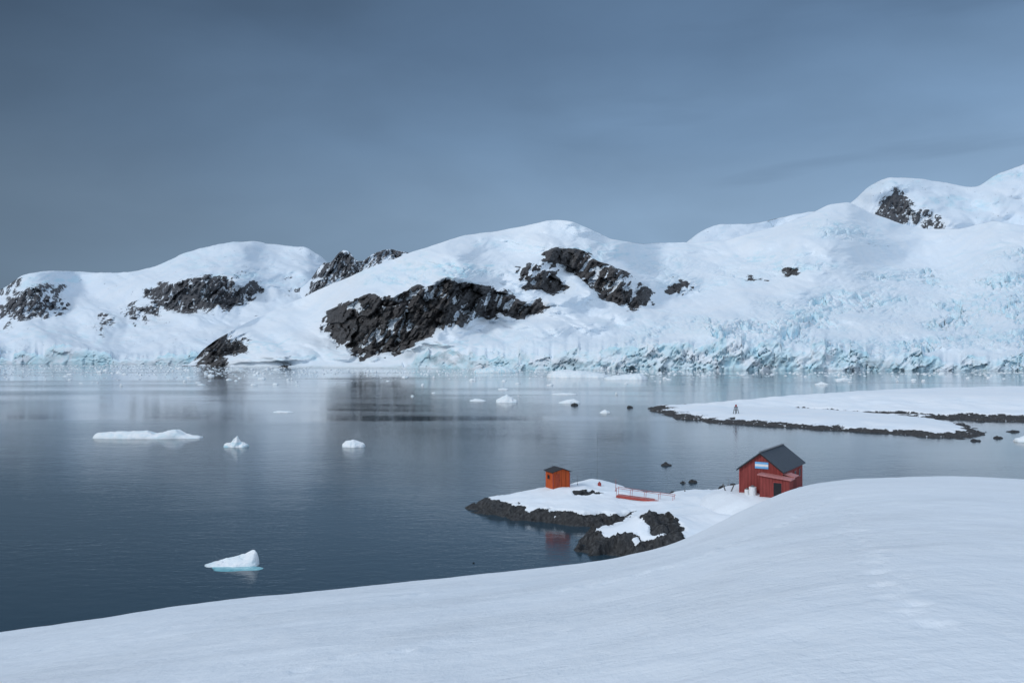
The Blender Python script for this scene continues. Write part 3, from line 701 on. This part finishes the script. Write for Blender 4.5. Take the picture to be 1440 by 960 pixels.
berg(1176, 1200, 534, [(0, 1), (.5, 3), (1, 1)], 6, 'thin floe behind the headland crest, right one', 16.5, cat='ice floe', name='ice_floe')
berg(665, 730, 524, [(0, 3), (.3, 7), (.7, 9), (1, 3)], 25, 'bluish ice block at the foot of the glacier left of the flat floe', 17.5, M_ICEB)
berg(1436, 1470, 622, [(0, 4), (.5, 9), (1, 3)], 4, 'white ice block cut by the right edge of the frame', 18.5)

rr = random.Random(3)
for i in range(80):
    if i < 45: px = rr.uniform(-10, 420); py = 516+abs(rr.gauss(0, 14)); lab, grp = 'small ice piece drifting in the far left of the bay', 'small ice pieces in the far left of the bay'
    elif i < 65: px = rr.uniform(560, 960); py = 526+abs(rr.gauss(0, 18)); lab, grp = 'small ice piece drifting below the glacier front', 'small ice pieces below the glacier front'
    else: px = rr.uniform(960, 1430); py = rr.uniform(524, 538); lab, grp = 'small ice piece behind the snowy headland', 'small ice pieces behind the headland'
    py = min(py, 575); x, y, _ = PZ(px, py); w_ = rr.uniform(3, 11)*y/F
    lump('ice_piece', (x, y, 0), w_, w_*rr.uniform(.5, .9), rr.uniform(1.0, 2.4)*y/F, M_ICE, lab, 'ice piece', i*1.7, .4, grp, n=7)
bm = bmesh.new()
for i in range(3000):
    u = rr.random()
    if u < .6: px = rr.uniform(-300, 440); py = 513+abs(rr.gauss(0, 9))
    elif u < .85: px = rr.uniform(420, 1000); py = 519+abs(rr.gauss(0, 6))
    else: px = rr.uniform(900, 1800); py = 523+abs(rr.gauss(0, 4))
    x, y, _ = PZ(px, py); a = rr.uniform(.6, 2.6)*y/F; n = rr.randint(5, 8); h = a*rr.uniform(.12, .4)
    top = []; bot = []
    for k in range(n):
        th = 2*math.pi*k/n+rr.uniform(-.3, .3); q = a*rr.uniform(.6, 1.1)
        bot.append(bm.verts.new((x+q*math.cos(th), y+q*math.sin(th)*1.6, -.1))); top.append(bm.verts.new((x+q*.75*math.cos(th), y+q*1.2*math.sin(th), h*rr.uniform(.6, 1.2))))
    c = bm.verts.new((x, y, h*1.2))
    for k in range(n):
        bm.faces.new((bot[k], bot[(k+1) % n], top[(k+1) % n], top[k])); bm.faces.new((top[k], top[(k+1) % n], c))
me = bpy.data.meshes.new('brash_ice'); bm.to_mesh(me); bm.free(); me.materials.append(M_ICE)
o = bpy.data.objects.new('brash_ice', me); COL.objects.link(o); tag(o, 'scattered brash ice along the far shores of the bay', 'brash ice', kind='stuff')

# ---------------------------------------------------------------- sky and light
wd = bpy.data.worlds.new('World'); SC.world = wd; wd.use_nodes = True; nt = wd.node_tree
bg = nt.nodes['Background']
SUN_EL, SUN_AZ = math.radians(34), math.radians(242)     # azimuth clockwise from +Y
sky = nd(nt, 'ShaderNodeTexSky', sky_type='NISHITA'); sky.sun_disc = False; sky.sun_elevation = SUN_EL; sky.sun_rotation = SUN_AZ
tc = nd(nt, 'ShaderNodeTexCoord'); nv = nd(nt, 'ShaderNodeVectorMath', operation='NORMALIZE'); nt.links.new(tc.outputs['Generated'], nv.inputs[0])
sp = nd(nt, 'ShaderNodeSeparateXYZ'); nt.links.new(nv.outputs[0], sp.inputs[0])
def puff(scale, loc=(0, 0, 0)):
    mp = nd(nt, 'ShaderNodeMapping'); mp.inputs['Scale'].default_value = scale; mp.inputs['Location'].default_value = loc; nt.links.new(nv.outputs[0], mp.inputs['Vector']); return mp.outputs[0]
el = math_(nt, 'ADD', sp.outputs['Z'], math_(nt, 'MULTIPLY', math_(nt, 'SUBTRACT', ntex(nt, puff((1, 1, 2.2)), 2.2, 6, .5), .5), .10))
base = ramp(nt, el, [(0, (.265, .395, .56)), (.17, (.250, .378, .545)), (.26, (.182, .295, .455)), (.36, (.118, .200, .325)), (.46, (.098, .168, .278)), (.58, (.24, .33, .46)), (.85, (.68, .83, 1.04))])
azf = nd(nt, 'ShaderNodeMapRange'); nt.links.new(sp.outputs['X'], azf.inputs[0])
for i, v_ in enumerate((-.60, .16, .42, 1.04)): azf.inputs[i+1].default_value = v_
cl = ramp(nt, ntex(nt, puff((1, 1, 2.6), (2, 1, 0)), 2.6, 8, .5, .3), [(.30, .86), (.5, 1.0), (.70, 1.12)])
band = ramp(nt, ntex(nt, puff((.9, .9, 7.0), (1.3, .2, .55)), 1.6, 6, .48, .3), [(.48, 0.), (.66, 1.)])
rgt = nd(nt, 'ShaderNodeMapRange'); nt.links.new(sp.outputs['X'], rgt.inputs[0])
for i, v_ in enumerate((-.02, .28, 0, .62)): rgt.inputs[i+1].default_value = v_
c = mix(nt, 1.0, base, azf.outputs[0], 'MULTIPLY'); c = mix(nt, 1.0, c, cl, 'MULTIPLY')
c = mix(nt, math_(nt, 'MULTIPLY', band, rgt.outputs[0]), c, (.085, .145, .240))
bk = nd(nt, 'ShaderNodeMapRange'); nt.links.new(sp.outputs['Y'], bk.inputs[0])
for i, v_ in enumerate((.1, -.5, 0, 1)): bk.inputs[i+1].default_value = v_
c = mix(nt, bk.outputs[0], c, (.60, .71, .86))       # brighter cloud behind the viewer
sk = mix(nt, 1.0, sky.outputs[0], (.08, .08, .08), 'MULTIPLY')
c = mix(nt, .95, sk, c)
nt.links.new(c, bg.inputs['Color']); bg.inputs['Strength'].default_value = 1.0
sl = bpy.data.lights.new('sun', 'SUN'); sl.energy = 1.3; sl.angle = math.radians(12); sl.color = (1, .97, .94)
so = bpy.data.objects.new('sun', sl); COL.objects.link(so)
so.rotation_euler = (math.pi/2-SUN_EL, 0, math.pi-SUN_AZ)

cam = bpy.data.cameras.new('camera'); cam.lens = 28; cam.sensor_width = 36; cam.shift_y = 23/1440; cam.clip_end = 60000; cam.clip_start = .1
co = bpy.data.objects.new('camera', cam); COL.objects.link(co); co.location = (0, 0, CH); co.rotation_euler = (math.pi/2, 0, 0)
SC.camera = co
SC.view_settings.view_transform = 'Standard'; SC.view_settings.look = 'None'; SC.view_settings.exposure = 0
